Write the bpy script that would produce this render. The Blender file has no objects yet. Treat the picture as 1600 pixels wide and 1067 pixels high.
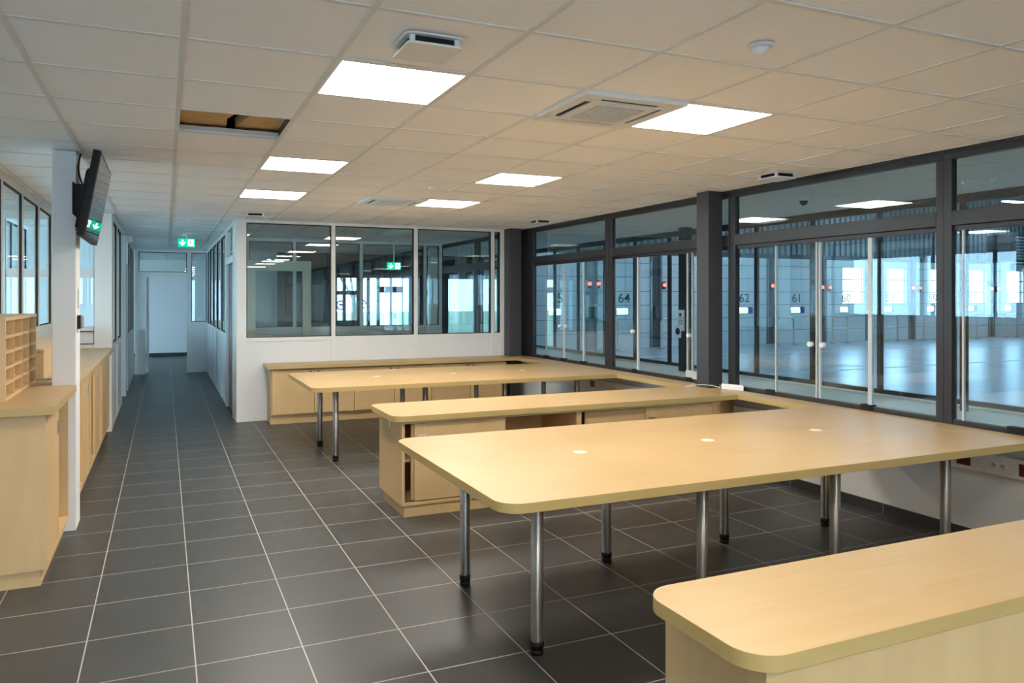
import bpy, bmesh, math, random
from mathutils import Vector, Matrix
random.seed(7)
S = bpy.context.scene
COL = S.collection

# ------------------------------------------------------------------ camera
FPX, CX, CY, TH = 1188.1, 776.8, 464.58, 0.4125
cd = bpy.data.cameras.new('camera'); cam = bpy.data.objects.new('camera', cd); COL.objects.link(cam)
cd.sensor_width = 36.0; cd.lens = FPX/1600*36.0
cd.shift_x = (800-CX)/1600; cd.shift_y = -(533.5-CY)/1600
cd.clip_start = 0.05; cd.clip_end = 300
cam.location = (0, 0, 1.6); cam.rotation_euler = (math.pi/2, 0, -TH)
S.camera = cam

# ------------------------------------------------------------------ view, world
S.view_settings.view_transform = 'Standard'; S.view_settings.look = 'None'
S.view_settings.gamma = 1.0; S.view_settings.use_curve_mapping = False
S.view_settings.exposure = 1.26
S.cycles.max_bounces = 10; S.cycles.transparent_max_bounces = 32
S.cycles.diffuse_bounces = 6; S.cycles.glossy_bounces = 5
S.cycles.sample_clamp_indirect = 6.0
S.cycles.use_denoising = True
PANEL = 15.5
SKY = 6.6
HALL = 30.0
w = bpy.data.worlds.new('overcast_sky'); S.world = w; w.use_nodes = True
wn = w.node_tree.nodes; wl = w.node_tree.links
bg = wn['Background']; bg.inputs['Color'].default_value = (0.50, 0.75, 1.0, 1); bg.inputs['Strength'].default_value = SKY

# ------------------------------------------------------------------ materials
def newmat(name):
    m = bpy.data.materials.new(name); m.use_nodes = True
    return m, m.node_tree.nodes, m.node_tree.links, m.node_tree.nodes['Principled BSDF']
def plain(name, col, rough=.5, metal=0.0, noise=0.0, scale=8.0, spec=None, bump=0.0):
    m, n, l, p = newmat(name)
    p.inputs['Base Color'].default_value = (*col, 1); p.inputs['Roughness'].default_value = rough
    p.inputs['Metallic'].default_value = metal
    if spec is not None: p.inputs['Specular IOR Level'].default_value = spec
    if noise or bump:
        tc = n.new('ShaderNodeTexCoord'); nz = n.new('ShaderNodeTexNoise'); nz.inputs['Scale'].default_value = scale
        nz.inputs['Detail'].default_value = 4
        l.new(tc.outputs['Object'], nz.inputs['Vector'])
        if noise:
            mx = n.new('ShaderNodeMix'); mx.data_type = 'RGBA'
            mx.inputs['A'].default_value = (*[max(0, c*(1-noise)) for c in col], 1)
            mx.inputs['B'].default_value = (*[min(1, c*(1+noise)) for c in col], 1)
            l.new(nz.outputs['Fac'], mx.inputs['Factor']); l.new(mx.outputs['Result'], p.inputs['Base Color'])
        if bump:
            b = n.new('ShaderNodeBump'); b.inputs['Strength'].default_value = bump
            l.new(nz.outputs['Fac'], b.inputs['Height']); l.new(b.outputs['Normal'], p.inputs['Normal'])
    return m
def emit(name, col, s):
    m = bpy.data.materials.new(name); m.use_nodes = True; n = m.node_tree.nodes; l = m.node_tree.links
    n.clear(); e = n.new('ShaderNodeEmission'); o = n.new('ShaderNodeOutputMaterial')
    e.inputs['Color'].default_value = (*col, 1); e.inputs['Strength'].default_value = s
    l.new(e.outputs[0], o.inputs[0]); return m
def glass(name, tint, boost=1.25, rough=0.0):
    m = bpy.data.materials.new(name); m.use_nodes = True; n = m.node_tree.nodes; l = m.node_tree.links
    n.clear(); o = n.new('ShaderNodeOutputMaterial'); mx = n.new('ShaderNodeMixShader')
    t = n.new('ShaderNodeBsdfTransparent'); g = n.new('ShaderNodeBsdfGlossy'); f = n.new('ShaderNodeFresnel')
    t.inputs['Color'].default_value = (*tint, 1); g.inputs['Roughness'].default_value = rough
    g.inputs['Color'].default_value = (.92, .97, .97, 1)
    f.inputs['IOR'].default_value = 1.5
    k = n.new('ShaderNodeMath'); k.operation = 'MULTIPLY'; k.use_clamp = True; k.inputs[1].default_value = boost
    geo = n.new('ShaderNodeNewGeometry')          # reflect only at the pane's outer faces, not when leaving it
    inv = n.new('ShaderNodeMath'); inv.operation = 'SUBTRACT'; inv.inputs[0].default_value = 1.0
    k2 = n.new('ShaderNodeMath'); k2.operation = 'MULTIPLY'
    l.new(geo.outputs['Backfacing'], inv.inputs[1])
    l.new(f.outputs[0], k.inputs[0]); l.new(k.outputs[0], k2.inputs[0]); l.new(inv.outputs[0], k2.inputs[1])
    l.new(k2.outputs[0], mx.inputs[0]); l.new(t.outputs[0], mx.inputs[1]); l.new(g.outputs[0], mx.inputs[2])
    l.new(mx.outputs[0], o.inputs[0]); return m
def wood(name, col, vertical=False, rough=.38, contrast=.10):
    m, n, l, p = newmat(name)
    tc = n.new('ShaderNodeTexCoord'); mp = n.new('ShaderNodeMapping')
    mp.inputs['Scale'].default_value = (3.2, 3.2, .45) if vertical else (.8, 11, 11)
    nz = n.new('ShaderNodeTexNoise'); nz.inputs['Scale'].default_value = 3.0; nz.inputs['Detail'].default_value = 6
    nz.inputs['Distortion'].default_value = .6
    n2 = n.new('ShaderNodeTexNoise'); n2.inputs['Scale'].default_value = 1.6; n2.inputs['Detail'].default_value = 3
    l.new(tc.outputs['Object'], mp.inputs['Vector']); l.new(mp.outputs[0], nz.inputs['Vector']); l.new(tc.outputs['Object'], n2.inputs['Vector'])
    ad = n.new('ShaderNodeMath'); ad.operation = 'ADD'; l.new(nz.outputs['Fac'], ad.inputs[0]); l.new(n2.outputs['Fac'], ad.inputs[1])
    mr = n.new('ShaderNodeMapRange'); mr.inputs['From Min'].default_value = .7; mr.inputs['From Max'].default_value = 1.3
    l.new(ad.outputs[0], mr.inputs['Value'])
    mx = n.new('ShaderNodeMix'); mx.data_type = 'RGBA'
    mx.inputs['A'].default_value = (col[0]*(1-contrast), col[1]*(1-contrast*1.3), col[2]*(1-contrast*1.8), 1)
    mx.inputs['B'].default_value = (min(1, col[0]*(1+contrast*.7)), min(1, col[1]*(1+contrast*.8)), min(1, col[2]*(1+contrast)), 1)
    l.new(mr.outputs[0], mx.inputs['Factor']); l.new(mx.outputs['Result'], p.inputs['Base Color'])
    p.inputs['Roughness'].default_value = rough; p.inputs['Specular IOR Level'].default_value = .45
    return m
def grid_mat(name, base, grout, x0, y0, s, wd, rough, var=.12, bumpy=True, mott=.12):
    """tiles of size s laid from (x0,y0) in world metres with thin joints"""
    m, n, l, p = newmat(name)
    geo = n.new('ShaderNodeNewGeometry'); sp = n.new('ShaderNodeSeparateXYZ'); l.new(geo.outputs['Position'], sp.inputs[0])
    def mth(op, a, b=None, c=None):
        k = n.new('ShaderNodeMath'); k.operation = op
        for i, v in enumerate((a, b, c)):
            if v is None: continue
            if isinstance(v, (int, float)): k.inputs[i].default_value = v
            else: l.new(v, k.inputs[i])
        return k.outputs[0]
    ux = mth('DIVIDE', mth('SUBTRACT', sp.outputs[0], x0), s); uy = mth('DIVIDE', mth('SUBTRACT', sp.outputs[1], y0), s)
    fx = mth('ABSOLUTE', mth('SUBTRACT', mth('FRACT', mth('ADD', ux, .5)), .5)); fy = mth('ABSOLUTE', mth('SUBTRACT', mth('FRACT', mth('ADD', uy, .5)), .5))
    g = mth('LESS_THAN', mth('MINIMUM', fx, fy), wd/2/s)
    cell = n.new('ShaderNodeCombineXYZ'); l.new(mth('FLOOR', ux), cell.inputs[0]); l.new(mth('FLOOR', uy), cell.inputs[1])
    wn_ = n.new('ShaderNodeTexWhiteNoise'); l.new(cell.outputs[0], wn_.inputs['Vector'])
    nz = n.new('ShaderNodeTexNoise'); nz.inputs['Scale'].default_value = 5; nz.inputs['Detail'].default_value = 7; nz.inputs['Roughness'].default_value = .65
    l.new(geo.outputs['Position'], nz.inputs['Vector'])
    k = mth('ADD', mth('MULTIPLY', mth('SUBTRACT', wn_.outputs['Value'], .5), var), mth('MULTIPLY', mth('SUBTRACT', nz.outputs['Fac'], .5), mott*2))
    k = mth('ADD', k, 1.0)
    vm = n.new('ShaderNodeVectorMath'); vm.operation = 'SCALE'; vm.inputs[0].default_value = base; l.new(k, vm.inputs['Scale'])
    mx = n.new('ShaderNodeMix'); mx.data_type = 'RGBA'; l.new(g, mx.inputs['Factor'])
    l.new(vm.outputs[0], mx.inputs['A']); mx.inputs['B'].default_value = (*grout, 1)
    l.new(mx.outputs['Result'], p.inputs['Base Color'])
    rr = mth('ADD', mth('MULTIPLY', nz.outputs['Fac'], .12), rough-.06); l.new(mth('MAXIMUM', rr, mth('MULTIPLY', g, .8)), p.inputs['Roughness'])
    p.inputs['Specular IOR Level'].default_value = .45
    return m

M = {}
M['tile_floor'] = grid_mat('grey_porcelain_tile', (.060, .060, .058), (.48, .46, .43), -.3306, 3.5515, .4555, .0058, .40)
M['ceil'] = plain('ceiling_tile_white', (.95, .94, .925), .9, noise=.01, scale=60)
M['tbar'] = plain('ceiling_grid_white', (.78, .77, .74), .6)
M['white'] = plain('wall_paint_white', (.80, .80, .79), .65)
M['cream'] = plain('partition_frame_white', (.80, .78, .73), .4)
M['panel'] = plain('partition_panel_white', (.78, .77, .76), .45)
M['anth'] = plain('anthracite_aluminium', (.020, .018, .020), .42)
M['colm'] = plain('anthracite_column_paint', (.050, .047, .052), .5)
M['gask'] = plain('black_gasket', (.012, .012, .014), .6)
M['glass'] = glass('clear_glass', (.87, .945, .965), 1.9)
M['glassL'] = glass('partition_glass', (.93, .97, .97), 2.2)
M['wood'] = wood('maple_laminate_top', (.545, .368, .175), contrast=.07)
M['woodv'] = wood('maple_laminate_panel', (.68, .465, .23), True, .45, .07)
M['edge'] = wood('maple_edge_band', (.52, .365, .14), False, .4, .05)
M['steel'] = plain('brushed_steel', (.62, .61, .59), .42, 1.0)
_n = M['steel'].node_tree.nodes; _p = _n['Principled BSDF']; _p.inputs['Anisotropic'].default_value = .95; _p.inputs['Anisotropic Rotation'].default_value = .25
_t = _n.new('ShaderNodeTangent'); _t.direction_type = 'RADIAL'; _t.axis = 'Z'
M['steel'].node_tree.links.new(_t.outputs[0], _p.inputs['Tangent'])
M['blackp'] = plain('black_plastic', (.010, .010, .011), .55, spec=.25)
M['void'] = plain('dark_matte_and_gap_shade', (.02, .018, .015), .8)  # near-black; also paints the shade in the left cabinet gaps
M['whitep'] = plain('white_plastic', (.80, .80, .78), .35)
M['redp'] = plain('dark_red_socket_plastic', (.10, .006, .012), .4)
M['grill'] = plain('grey_grille', (.34, .35, .33), .6)
M['pale'] = plain('pale_socket_plastic', (.62, .61, .57), .5)
M['skirt'] = grid_mat('grey_tile_skirting', (.042, .042, .042), (.30, .29, .27), 4.6, 3.5515, .4555, .0045, .40)
M['screen'] = plain('tv_screen_glass', (.006, .007, .008), .012, spec=.22)
M['lamp'] = emit('led_panel_light', (1.0, .95, .86), PANEL)
M['lampoff'] = plain('opal_diffuser', (.85, .85, .85), .4)
M['seal'] = plain('grey_glass_edge_seal', (.50, .54, .56), .35)
M['insul'] = plain('tan_fibre_insulation', (.62, .40, .17), .95, noise=.25, scale=14, bump=.4)
M['concrete'] = plain('polished_concrete', (.30, .35, .40), .28, noise=.4, scale=.9)
M['dock'] = plain('dock_door_panel_white', (.58, .66, .70), .5)
M['darkm'] = plain('dark_blue_grey_steel', (.045, .06, .075), .5)
M['roof'] = plain('hall_roof_steel', (.16, .20, .23), .5)
M['hallamp'] = emit('hall_lamp_light', (.72, .88, 1.0), HALL)
M['red'] = emit('red_signal_light', (1.0, .05, .03), 5.0)
M['green'] = plain('exit_sign_green', (.0, .33, .16), .4)
M['exitg'] = emit('exit_sign_green_lit', (.0, .42, .22), .9)
M['exitw'] = emit('exit_sign_white_lit', (.85, 1.0, .95), 1.3)
M['blue'] = plain('blue_sticker', (.01, .03, .22), .4)
M['num'] = plain('black_number_paint', (.015, .02, .025), .5)
M['line'] = plain('white_floor_marking', (.75, .77, .78), .5)
M['yellow'] = plain('yellow_hose', (.45, .50, .02), .5)
M['grass'] = plain('meadow_grass', (.15, .18, .08), .95, noise=.5, scale=1.2)
M['bark'] = plain('tree_bark', (.10, .085, .07), .9, noise=.3)
M['leaf'] = plain('sparse_leaves', (.16, .20, .09), .9, noise=.4)
M['paving'] = plain('pale_bounce_paving', (.55, .54, .52), .9, noise=.1, scale=2)  # kept pale so the unseen ground throws sky light onto the ceiling
M['beige'] = plain('beige_ledge_laminate', (.78, .74, .66), .45)

# ------------------------------------------------------------------ helpers
class MB:
    def __init__(s): s.v = []; s.f = []; s.mi = []
    def box(s, x0, x1, y0, y1, z0, z1, mi=0):
        b = len(s.v)
        x0, x1 = min(x0, x1), max(x0, x1); y0, y1 = min(y0, y1), max(y0, y1); z0, z1 = min(z0, z1), max(z0, z1)
        s.v += [(x, y, z) for z in (z0, z1) for x, y in ((x0, y0), (x1, y0), (x1, y1), (x0, y1))]
        fs = [(3, 2, 1, 0), (4, 5, 6, 7), (0, 1, 5, 4), (1, 2, 6, 5), (2, 3, 7, 6), (3, 0, 4, 7)]
        s.f += [tuple(b+i for i in f) for f in fs]; s.mi += [mi]*6
        return s
    def prism(s, pts, z0, z1, mi=0):
        b = len(s.v); n = len(pts)
        s.v += [(x, y, z0) for x, y in pts] + [(x, y, z1) for x, y in pts]
        s.f.append(tuple(b+i for i in range(n-1, -1, -1))); s.f.append(tuple(b+n+i for i in range(n)))
        s.mi += [mi, mi]
        for i in range(n):
            j = (i+1) % n; s.f.append((b+i, b+j, b+n+j, b+n+i)); s.mi.append(mi)
        return s
    def cyl(s, p0, p1, r0, r1=None, n=20, mi=0):
        r1 = r0 if r1 is None else r1; p0 = Vector(p0); p1 = Vector(p1); d = (p1-p0).normalized()
        a = d.orthogonal().normalized(); c = d.cross(a); b = len(s.v)
        for p, r in ((p0, r0), (p1, r1)):
            for k in range(n):
                t = 2*math.pi*k/n; s.v.append(tuple(p + a*math.cos(t)*r + c*math.sin(t)*r))
        s.f.append(tuple(b+i for i in range(n-1, -1, -1))); s.f.append(tuple(b+n+i for i in range(n)))
        s.mi += [mi, mi]
        for i in range(n):
            j = (i+1) % n; s.f.append((b+i, b+j, b+n+j, b+n+i)); s.mi.append(mi)
        return s
    def tube(s, pts, r, n=8, mi=0):
        for a, b in zip(pts[:-1], pts[1:]): s.cyl(a, b, r, n=n, mi=mi)
        return s
    def dome(s, c, r, h, n=20, m=6, mi=0):
        """half ellipsoid hanging down from c"""
        b = len(s.v); cx, cy, cz = c
        for i in range(m):
            t = math.pi/2*i/m
            for k in range(n):
                a = 2*math.pi*k/n; s.v.append((cx+r*math.cos(t)*math.cos(a), cy+r*math.cos(t)*math.sin(a), cz-h*math.sin(t)))
        s.v.append((cx, cy, cz-h)); top = len(s.v)-1
        for i in range(m-1):
            for k in range(n):
                j = (k+1) % n; s.f.append((b+i*n+k, b+(i+1)*n+k, b+(i+1)*n+j, b+i*n+j)); s.mi.append(mi)
        for k in range(n): s.f.append((b+(m-1)*n+k, top, b+(m-1)*n+(k+1) % n)); s.mi.append(mi)
        s.f.append(tuple(b+k for k in range(n))); s.mi.append(mi)
        return s
    def build(s, name, mat, parent=None, bevel=0.0, smooth=False, seg=2):
        me = bpy.data.meshes.new(name); base = rootloc(parent)
        loc = (0, 0, 0)
        if parent is None:
            xs = [v[0] for v in s.v]; ys = [v[1] for v in s.v]; zs = [v[2] for v in s.v]
            loc = ((min(xs)+max(xs))/2, (min(ys)+max(ys))/2, min(zs)); base = Vector(loc)
        me.from_pydata([tuple(Vector(v)-base) for v in s.v], [], s.f)
        mats = mat if isinstance(mat, (list, tuple)) else [mat]
        for m in mats: me.materials.append(m)
        if len(mats) > 1:
            for p, i in zip(me.polygons, s.mi): p.material_index = i
        if smooth:
            for p in me.polygons: p.use_smooth = len(p.vertices) == 4
        me.validate(); me.update()
        o = bpy.data.objects.new(name, me); COL.objects.link(o); o.location = loc
        if parent: o.parent = parent
        if bevel:
            bv = o.modifiers.new('soft_edges', 'BEVEL'); bv.width = bevel; bv.segments = seg; bv.limit_method = 'ANGLE'; bv.angle_limit = .6
        return o
def rootloc(p):
    v = Vector((0, 0, 0))
    while p is not None: v = v + Vector(p.location); p = p.parent
    return v
def tag(o, label, cat, group=None, kind=None):
    o['label'] = label; o['category'] = cat
    if group: o['group'] = group
    if kind: o['kind'] = kind
    return o
def thing(name, loc, label, cat, group=None, kind=None):
    o = bpy.data.objects.new(name, None); COL.objects.link(o); o.location = loc; o.empty_display_size = .1
    return tag(o, label, cat, group, kind)
def struct(name, mb, mat, label, cat, **k):
    return tag(mb.build(name, mat, None, **k), label, cat, kind='structure')
def BX(*a): return MB().box(*a)
def clone(root, loc, label, group=None):
    r = root.copy(); COL.objects.link(r); r.location = loc; r['label'] = label
    if group: r['group'] = group
    for ch in list(root.children):
        c = ch.copy(); COL.objects.link(c); c.parent = r
        for g in list(ch.children):
            d = g.copy(); COL.objects.link(d); d.parent = c
    return r
def text_mesh(name, s, size, mat, parent, origin, right, up, ext=.002, stretch=1.0, align='CENTER'):
    c = bpy.data.curves.new(name+'_curve', 'FONT'); c.body = s; c.size = size; c.extrude = ext
    c.offset = .004; c.align_x = align; c.align_y = 'CENTER'
    t = bpy.data.objects.new(name+'_tmp', c); COL.objects.link(t)
    dg = bpy.context.evaluated_depsgraph_get(); me = bpy.data.meshes.new_from_object(t.evaluated_get(dg))
    bpy.data.objects.remove(t); bpy.data.curves.remove(c)
    right = Vector(right).normalized(); up = Vector(up).normalized(); nrm = right.cross(up)
    base = Vector(origin) - rootloc(parent)
    for v in me.vertices:
        v.co = base + right*v.co.x*stretch + up*v.co.y + nrm*v.co.z
    me.name = name; me.materials.clear(); me.materials.append(mat)
    o = bpy.data.objects.new(name, me); COL.objects.link(o)
    if parent: o.parent = parent
    return o
def rrect(x0, x1, y0, y1, r, corners='abcd', n=16):
    """outline, corners a=(x0,y0) b=(x1,y0) c=(x1,y1) d=(x0,y1) rounded when named"""
    P = []
    for nm, cx, cy, a0 in (('a', x0, y0, math.pi), ('b', x1, y0, 1.5*math.pi), ('c', x1, y1, 0), ('d', x0, y1, .5*math.pi)):
        if nm in corners:
            ox = cx + (r if cx == x0 else -r); oy = cy + (r if cy == y0 else -r)
            for k in range(n+1):
                t = a0 + math.pi/2*k/n; P.append((ox+r*math.cos(t), oy+r*math.sin(t)))
        else: P.append((cx, cy))
    return P

C = 2.604            # ceiling height
XW, XG = 4.88, 7.10  # inner face of the window wall, second glazing
YP, YE = 10.30, 17.5 # glazed partition, end of the corridor
GX0, GY0, GS = .068, 3.1865, .6

# ------------------------------------------------------------------ floors
struct('floor', BX(-4.6, XG, -7.6, 22.6, -.12, 0), M['tile_floor'], 'dark grey square floor tiles with pale joints', 'floor')
struct('floor', BX(XG, 46, -16, 20.45, -.12, -.002), M['concrete'], 'polished grey concrete floor of the hall beyond the windows', 'floor')
struct('floor', BX(-60, 90, 22.6, 95, -.5, -.25), M['grass'], 'green meadow outside beyond the building', 'ground')
struct('floor', BX(-60, -4.6, -30, 22.6, -.5, -.25), M['paving'], 'pale paving added outside the left windows to bounce light up', 'ground')  # unseen ground, added pale to reflect daylight up to the ceiling
struct('floor', BX(-4.6, XG, -30, -7.7, -.5, -.25), M['paving'], 'pale paving added outside behind the viewer to bounce light up', 'ground')

# ------------------------------------------------------------------ ceiling with grid, holes for lights
LIGHTS = [(k, j) for k in (1, 4) for j in (-15, -11, -8, -4, 0, 4, 7) if (k, j) != (4, -4)]  # rows well behind the viewer are unseen, added as warm fill
FARL = [(2, 13), (5, 13), (2, 17), (5, 17), (2, 21), (5, 21)]
AC = [(3, 0), (3, 7)]
HOLE = (0, 2)
skip = set(LIGHTS + FARL + AC + [HOLE])
def tile_rect(k, j): return GX0+GS*k, GX0+GS*(k+1), GY0+GS*j, GY0+GS*(j+1)
mb = MB()
i0, i1, j0, j1 = -8, 8, -18, 33
for k in range(i0, i1):
    for j in range(j0, j1):
        if (k, j) in skip: continue
        x0, x1, y0, y1 = tile_rect(k, j); x0 = max(x0, -4.5); x1 = min(x1, XW+.02)
        if x1-x0 < .02: continue
        mb.box(x0+.0005, x1-.0005, y0+.0005, y1-.0005, C+.004, C+.02)
struct('ceiling', mb, M['ceil'], 'white suspended ceiling tiles of the office', 'ceiling')
mb = MB()
g = .012
for k in range(i0, i1+1):
    x = GX0+GS*k
    if -4.5 < x < XW: mb.box(x-g, x+g, GY0+GS*j0, GY0+GS*j1, C-.001, C+.0035)
for j in range(j0, j1+1):
    y = GY0+GS*j
    for k in range(i0, i1):
        a, b = GX0+GS*k+g, GX0+GS*(k+1)-g
        a = max(a, -4.5); b = min(b, XW)
        if b > a: mb.box(a, b, y-g, y+g, C-.001, C+.0035)
struct('trim_1', mb, M['tbar'], 'white metal grid holding the ceiling tiles', 'ceiling grid')
mb = MB()
for j in range(j0, j1-3):
    for k in range(4):
        x0 = XW+.10+k*.53; mb.box(x0+.004, x0+.526, GY0+GS*j+.004, GY0+GS*(j+1)-.004, C-.0, C+.02)
mb.box(XW+.02, XG, -7.6, GY0+GS*(j1-3), C+.006, C+.03)
struct('ceiling', mb, M['ceil'], 'tiled ceiling of the passage between the two glass fronts', 'ceiling')
# plenum above
struct('ceiling', BX(-4.6, XG, -7.6, 22.7, 3.2, 3.3), M['void'], 'dark slab above the suspended ceiling', 'slab')
struct('trim_2', BX(-4.6, -4.5, -7.6, 22.7, 2.63, 3.2), M['white'], 'upper wall above the left windows', 'wall')
struct('trim_3', BX(XG, XG+.1, -7.6, 20.3, C+.02, 3.25), M['darkm'], 'dark band above the second glass front', 'wall')
struct('trim_4', BX(-4.6, XG+.1, 22.6, 22.7, 2.63, 3.2), M['white'], 'upper end wall', 'wall')
struct('trim_5', BX(-4.6, XG, -7.7, -7.6, 2.63, 3.2), M['white'], 'upper wall behind the room', 'wall')

# opening in the ceiling
x0, x1, y0, y1 = tile_rect(*HOLE)
t = thing('open_ceiling_bay', ((x0+x1)/2, (y0+y1)/2, C+.005), 'missing ceiling tile showing tan insulation and a dark gap above', 'ceiling opening')
zi = C+.06
MB().prism([(x0-.2, y0+.02), (x0+.31, y0+.02), (x0+.305, y0+.3), (x0+.275, y0+.42), (x0+.285, y0+.60), (x0+.285, y0+.69), (x0+.18, y0+.72), (x0+.05, y0+.76), (x0-.2, y0+.78)], zi, zi+.06).build('insulation_batt', M['insul'], t, bevel=.006)
MB().prism([(x0+.40, y0+.02), (x1+.3, y0+.02), (x1+.3, y0+.62), (x0+.62, y0+.64), (x0+.48, y0+.72), (x0+.40, y0+.66), (x0+.345, y0+.70), (x0+.335, y0+.62), (x0+.36, y0+.5), (x0+.385, y0+.32)], zi, zi+.06).build('insulation_batt', M['insul'], t, bevel=.006)
m = MB().box(x0-.4, x1+.4, y1-.004, y1+.006, C+.02, C+.042).box(x0-.4, x1+.4, y1-.012, y1+.012, C+.02, C+.024)
m.box(x0+.2, x0+.33, y1-.010, y1-.004, C+.028, C+.042).build('suspension_runner', M['tbar'], t)
m = MB().box(x1-.006, x1+.006, y0-.3, y1+.3, C+.02, C+.06); m.build('suspension_runner', M['darkm'], t)

# ------------------------------------------------------------------ LED panels
def light_panel(k, j, label, group):
    x0, x1, y0, y1 = tile_rect(k, j); cx, cy = (x0+x1)/2, (y0+y1)/2
    t = thing('ceiling_light', (cx, cy, C), label, 'light', group)
    m = MB()
    for a in ((x0+.012, x1-.012, y0+.012, y0+.022), (x0+.012, x1-.012, y1-.022, y1-.012), (x0+.012, x0+.022, y0+.022, y1-.022), (x1-.022, x1-.012, y0+.022, y1-.022)):
        m.box(*a, C-.004, C+.04)
    m.box(x0+.012, x1-.012, y0+.012, y1-.012, C+.04, C+.045)
    m.build('frame', M['whitep'], t)
    BX(x0+.022, x1-.022, y0+.022, y1-.022, C-.002, C+.008).build('diffuser', M['lamp'], t)
LBL = {(1, 0): 'large square lit ceiling panel beside the square air vent, nearest on the left', (1, 4): 'lit ceiling panel in the left row, middle one, beyond the missing tile',
       (1, 7): 'lit ceiling panel farthest in the left row, near the corridor', (4, 0): 'large lit ceiling panel touching the near air conditioner cassette',
       (4, 4): 'lit ceiling panel in the right row, middle one', (4, 7): 'lit ceiling panel beside the far air conditioner cassette',
       (1, -4): 'lit ceiling panel above the viewer on the left', (4, -4): 'lit ceiling panel above the viewer on the right',
       (1, -8): 'first added fill light panel behind the viewer, left row', (4, -8): 'first added fill light panel behind the viewer, right row', (1, -11): 'second added fill light panel behind the viewer, left row',
       (4, -11): 'second added fill light panel behind the viewer, right row', (1, -15): 'third added fill light panel behind the viewer, left row', (4, -15): 'third added fill light panel behind the viewer, right row'}
for k, j in LIGHTS: light_panel(k, j, LBL[(k, j)], 'lit ceiling panels of the office')
for (k, j), lb in zip(FARL, ('left panel of the nearest pair', 'right panel of the nearest pair', 'left panel of the middle pair', 'right panel of the middle pair', 'left panel in the rear hallway', 'right panel in the rear bay')):
    x0, x1, y0, y1 = tile_rect(k, j)
    t = thing('ceiling_light', ((x0+x1)/2, (y0+y1)/2, C), 'unlit ceiling panel behind the glass partition, '+lb, 'light', 'ceiling panels behind the glass partition')
    BX(x0+.012, x1-.012, y0+.012, y1-.012, C+.008, C+.04).build('frame', M['whitep'], t)
    BX(x0+.022, x1-.022, y0+.022, y1-.022, C-.002, C+.008).build('diffuser', M['lampoff'], t)

# ------------------------------------------------------------------ air conditioner cassettes
def cassette(k, j, label):
    x0, x1, y0, y1 = tile_rect(k, j); cx, cy = (x0+x1)/2, (y0+y1)/2
    t = thing('air_conditioner_cassette', (cx, cy, C), label, 'air conditioner', 'air conditioner cassettes')
    m = MB(); z0, z1 = C-.022, C+.01
    o0 = .30; o1 = .235; o2 = .20    # outer, slot outer, slot inner half sizes
    for sx0, sx1, sy0, sy1 in ((-o0, o0, -o0, -o1), (-o0, o0, o1, o0), (-o0, -o1, -o1, o1), (o1, o0, -o1, o1)):
        m.box(cx+sx0, cx+sx1, cy+sy0, cy+sy1, z0, z1)
    for a, b in ((-1, -1), (1, -1), (-1, 1), (1, 1)):      # closed corners between the slots
        m.box(cx+a*o2*.86, cx+a*o1, cy+b*o2*.86, cy+b*o1, z0, z1)
    m.build('outer_frame', M['whitep'], t, bevel=.004)
    m = MB().box(cx-o2, cx+o2, cy-o2, cy+o2, z0-.004, z1); m.build('centre_panel', M['whitep'], t, bevel=.004)
    m = MB()
    m.box(cx-.14, cx+.14, cy-.14, cy+.14, z0-.007, z0-.004)
    gr = m.build('intake_grille', M['grill'], t)
    m = MB()
    for q in range(15):
        u = -.133+q*.019; m.box(cx+u-.003, cx+u+.003, cy-.14, cy+.14, z0-.010, z0-.007); m.box(cx-.14, cx+.14, cy+u-.003, cy+u+.003, z0-.010, z0-.007)
    m.build('grille_bars', M['whitep'], gr)
    for q, (sx0, sx1, sy0, sy1) in enumerate(((-.17, .17, -o1, -o2), (-.17, .17, o2, o1), (-o1, -o2, -.17, .17), (o2, o1, -.17, .17))):
        m = MB().box(cx+sx0, cx+sx1, cy+sy0, cy+sy1, z0+.007, z1)
        v = m.build('air_outlet', M['blackp'], t)
        if q < 2: MB().box(cx-.165, cx+.165, cy+(sy0+sy1)/2-.004, cy+(sy0+sy1)/2+.006, z0+.004, z0+.012).build('louvre', M['blackp'], v)
        else: MB().box(cx+(sx0+sx1)/2-.004, cx+(sx0+sx1)/2+.006, cy-.165, cy+.165, z0+.004, z0+.012).build('louvre', M['blackp'], v)
cassette(3, 0, 'square white air conditioner cassette with grey grille beside the near right light panel')
cassette(3, 7, 'square white air conditioner cassette far back beside a light panel')

# ------------------------------------------------------------------ square diffusers, smoke heads
def vent(cx, cy, label, s=.105):
    t = thing('air_vent', (cx, cy, C), label, 'air vent', 'square plastic air vents in the ceiling')
    m = MB()
    s2 = s+.012
    m.prism(rrect(cx-s2, cx+s2, cy-s2, cy+s2, .03), C-.008, C).build('base_frame', M['whitep'], t, bevel=.002)
    BX(cx-s*.86, cx+s*.86, cy-s*.86, cy+s*.86, C-.030, C-.008).build('dark_throat', M['blackp'], t)
    for a, b in ((-1, -1), (1, -1), (-1, 1), (1, 1)): BX(cx+a*s*.76, cx+a*s*.94, cy+b*s*.76, cy+b*s*.94, C-.035, C-.007).build('corner_spacer', M['whitep'], t)
    MB().prism(rrect(cx-s-.006, cx+s+.006, cy-s-.006, cy+s+.006, .02), C-.044, C-.034).build('cover_plate', M['whitep'], t, bevel=.003)
vent(.950, 2.86, 'small square white air vent in the ceiling in front of the big left light panel')
vent(4.568, 4.76, 'small square white air vent close to the window wall, right of the big column')
vent(.985, 9.50, 'small white air vent in the ceiling at the corner of the glass partition')
vent(4.50, 8.88, 'small white air vent in the ceiling above the far end of the window wall')
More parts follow.
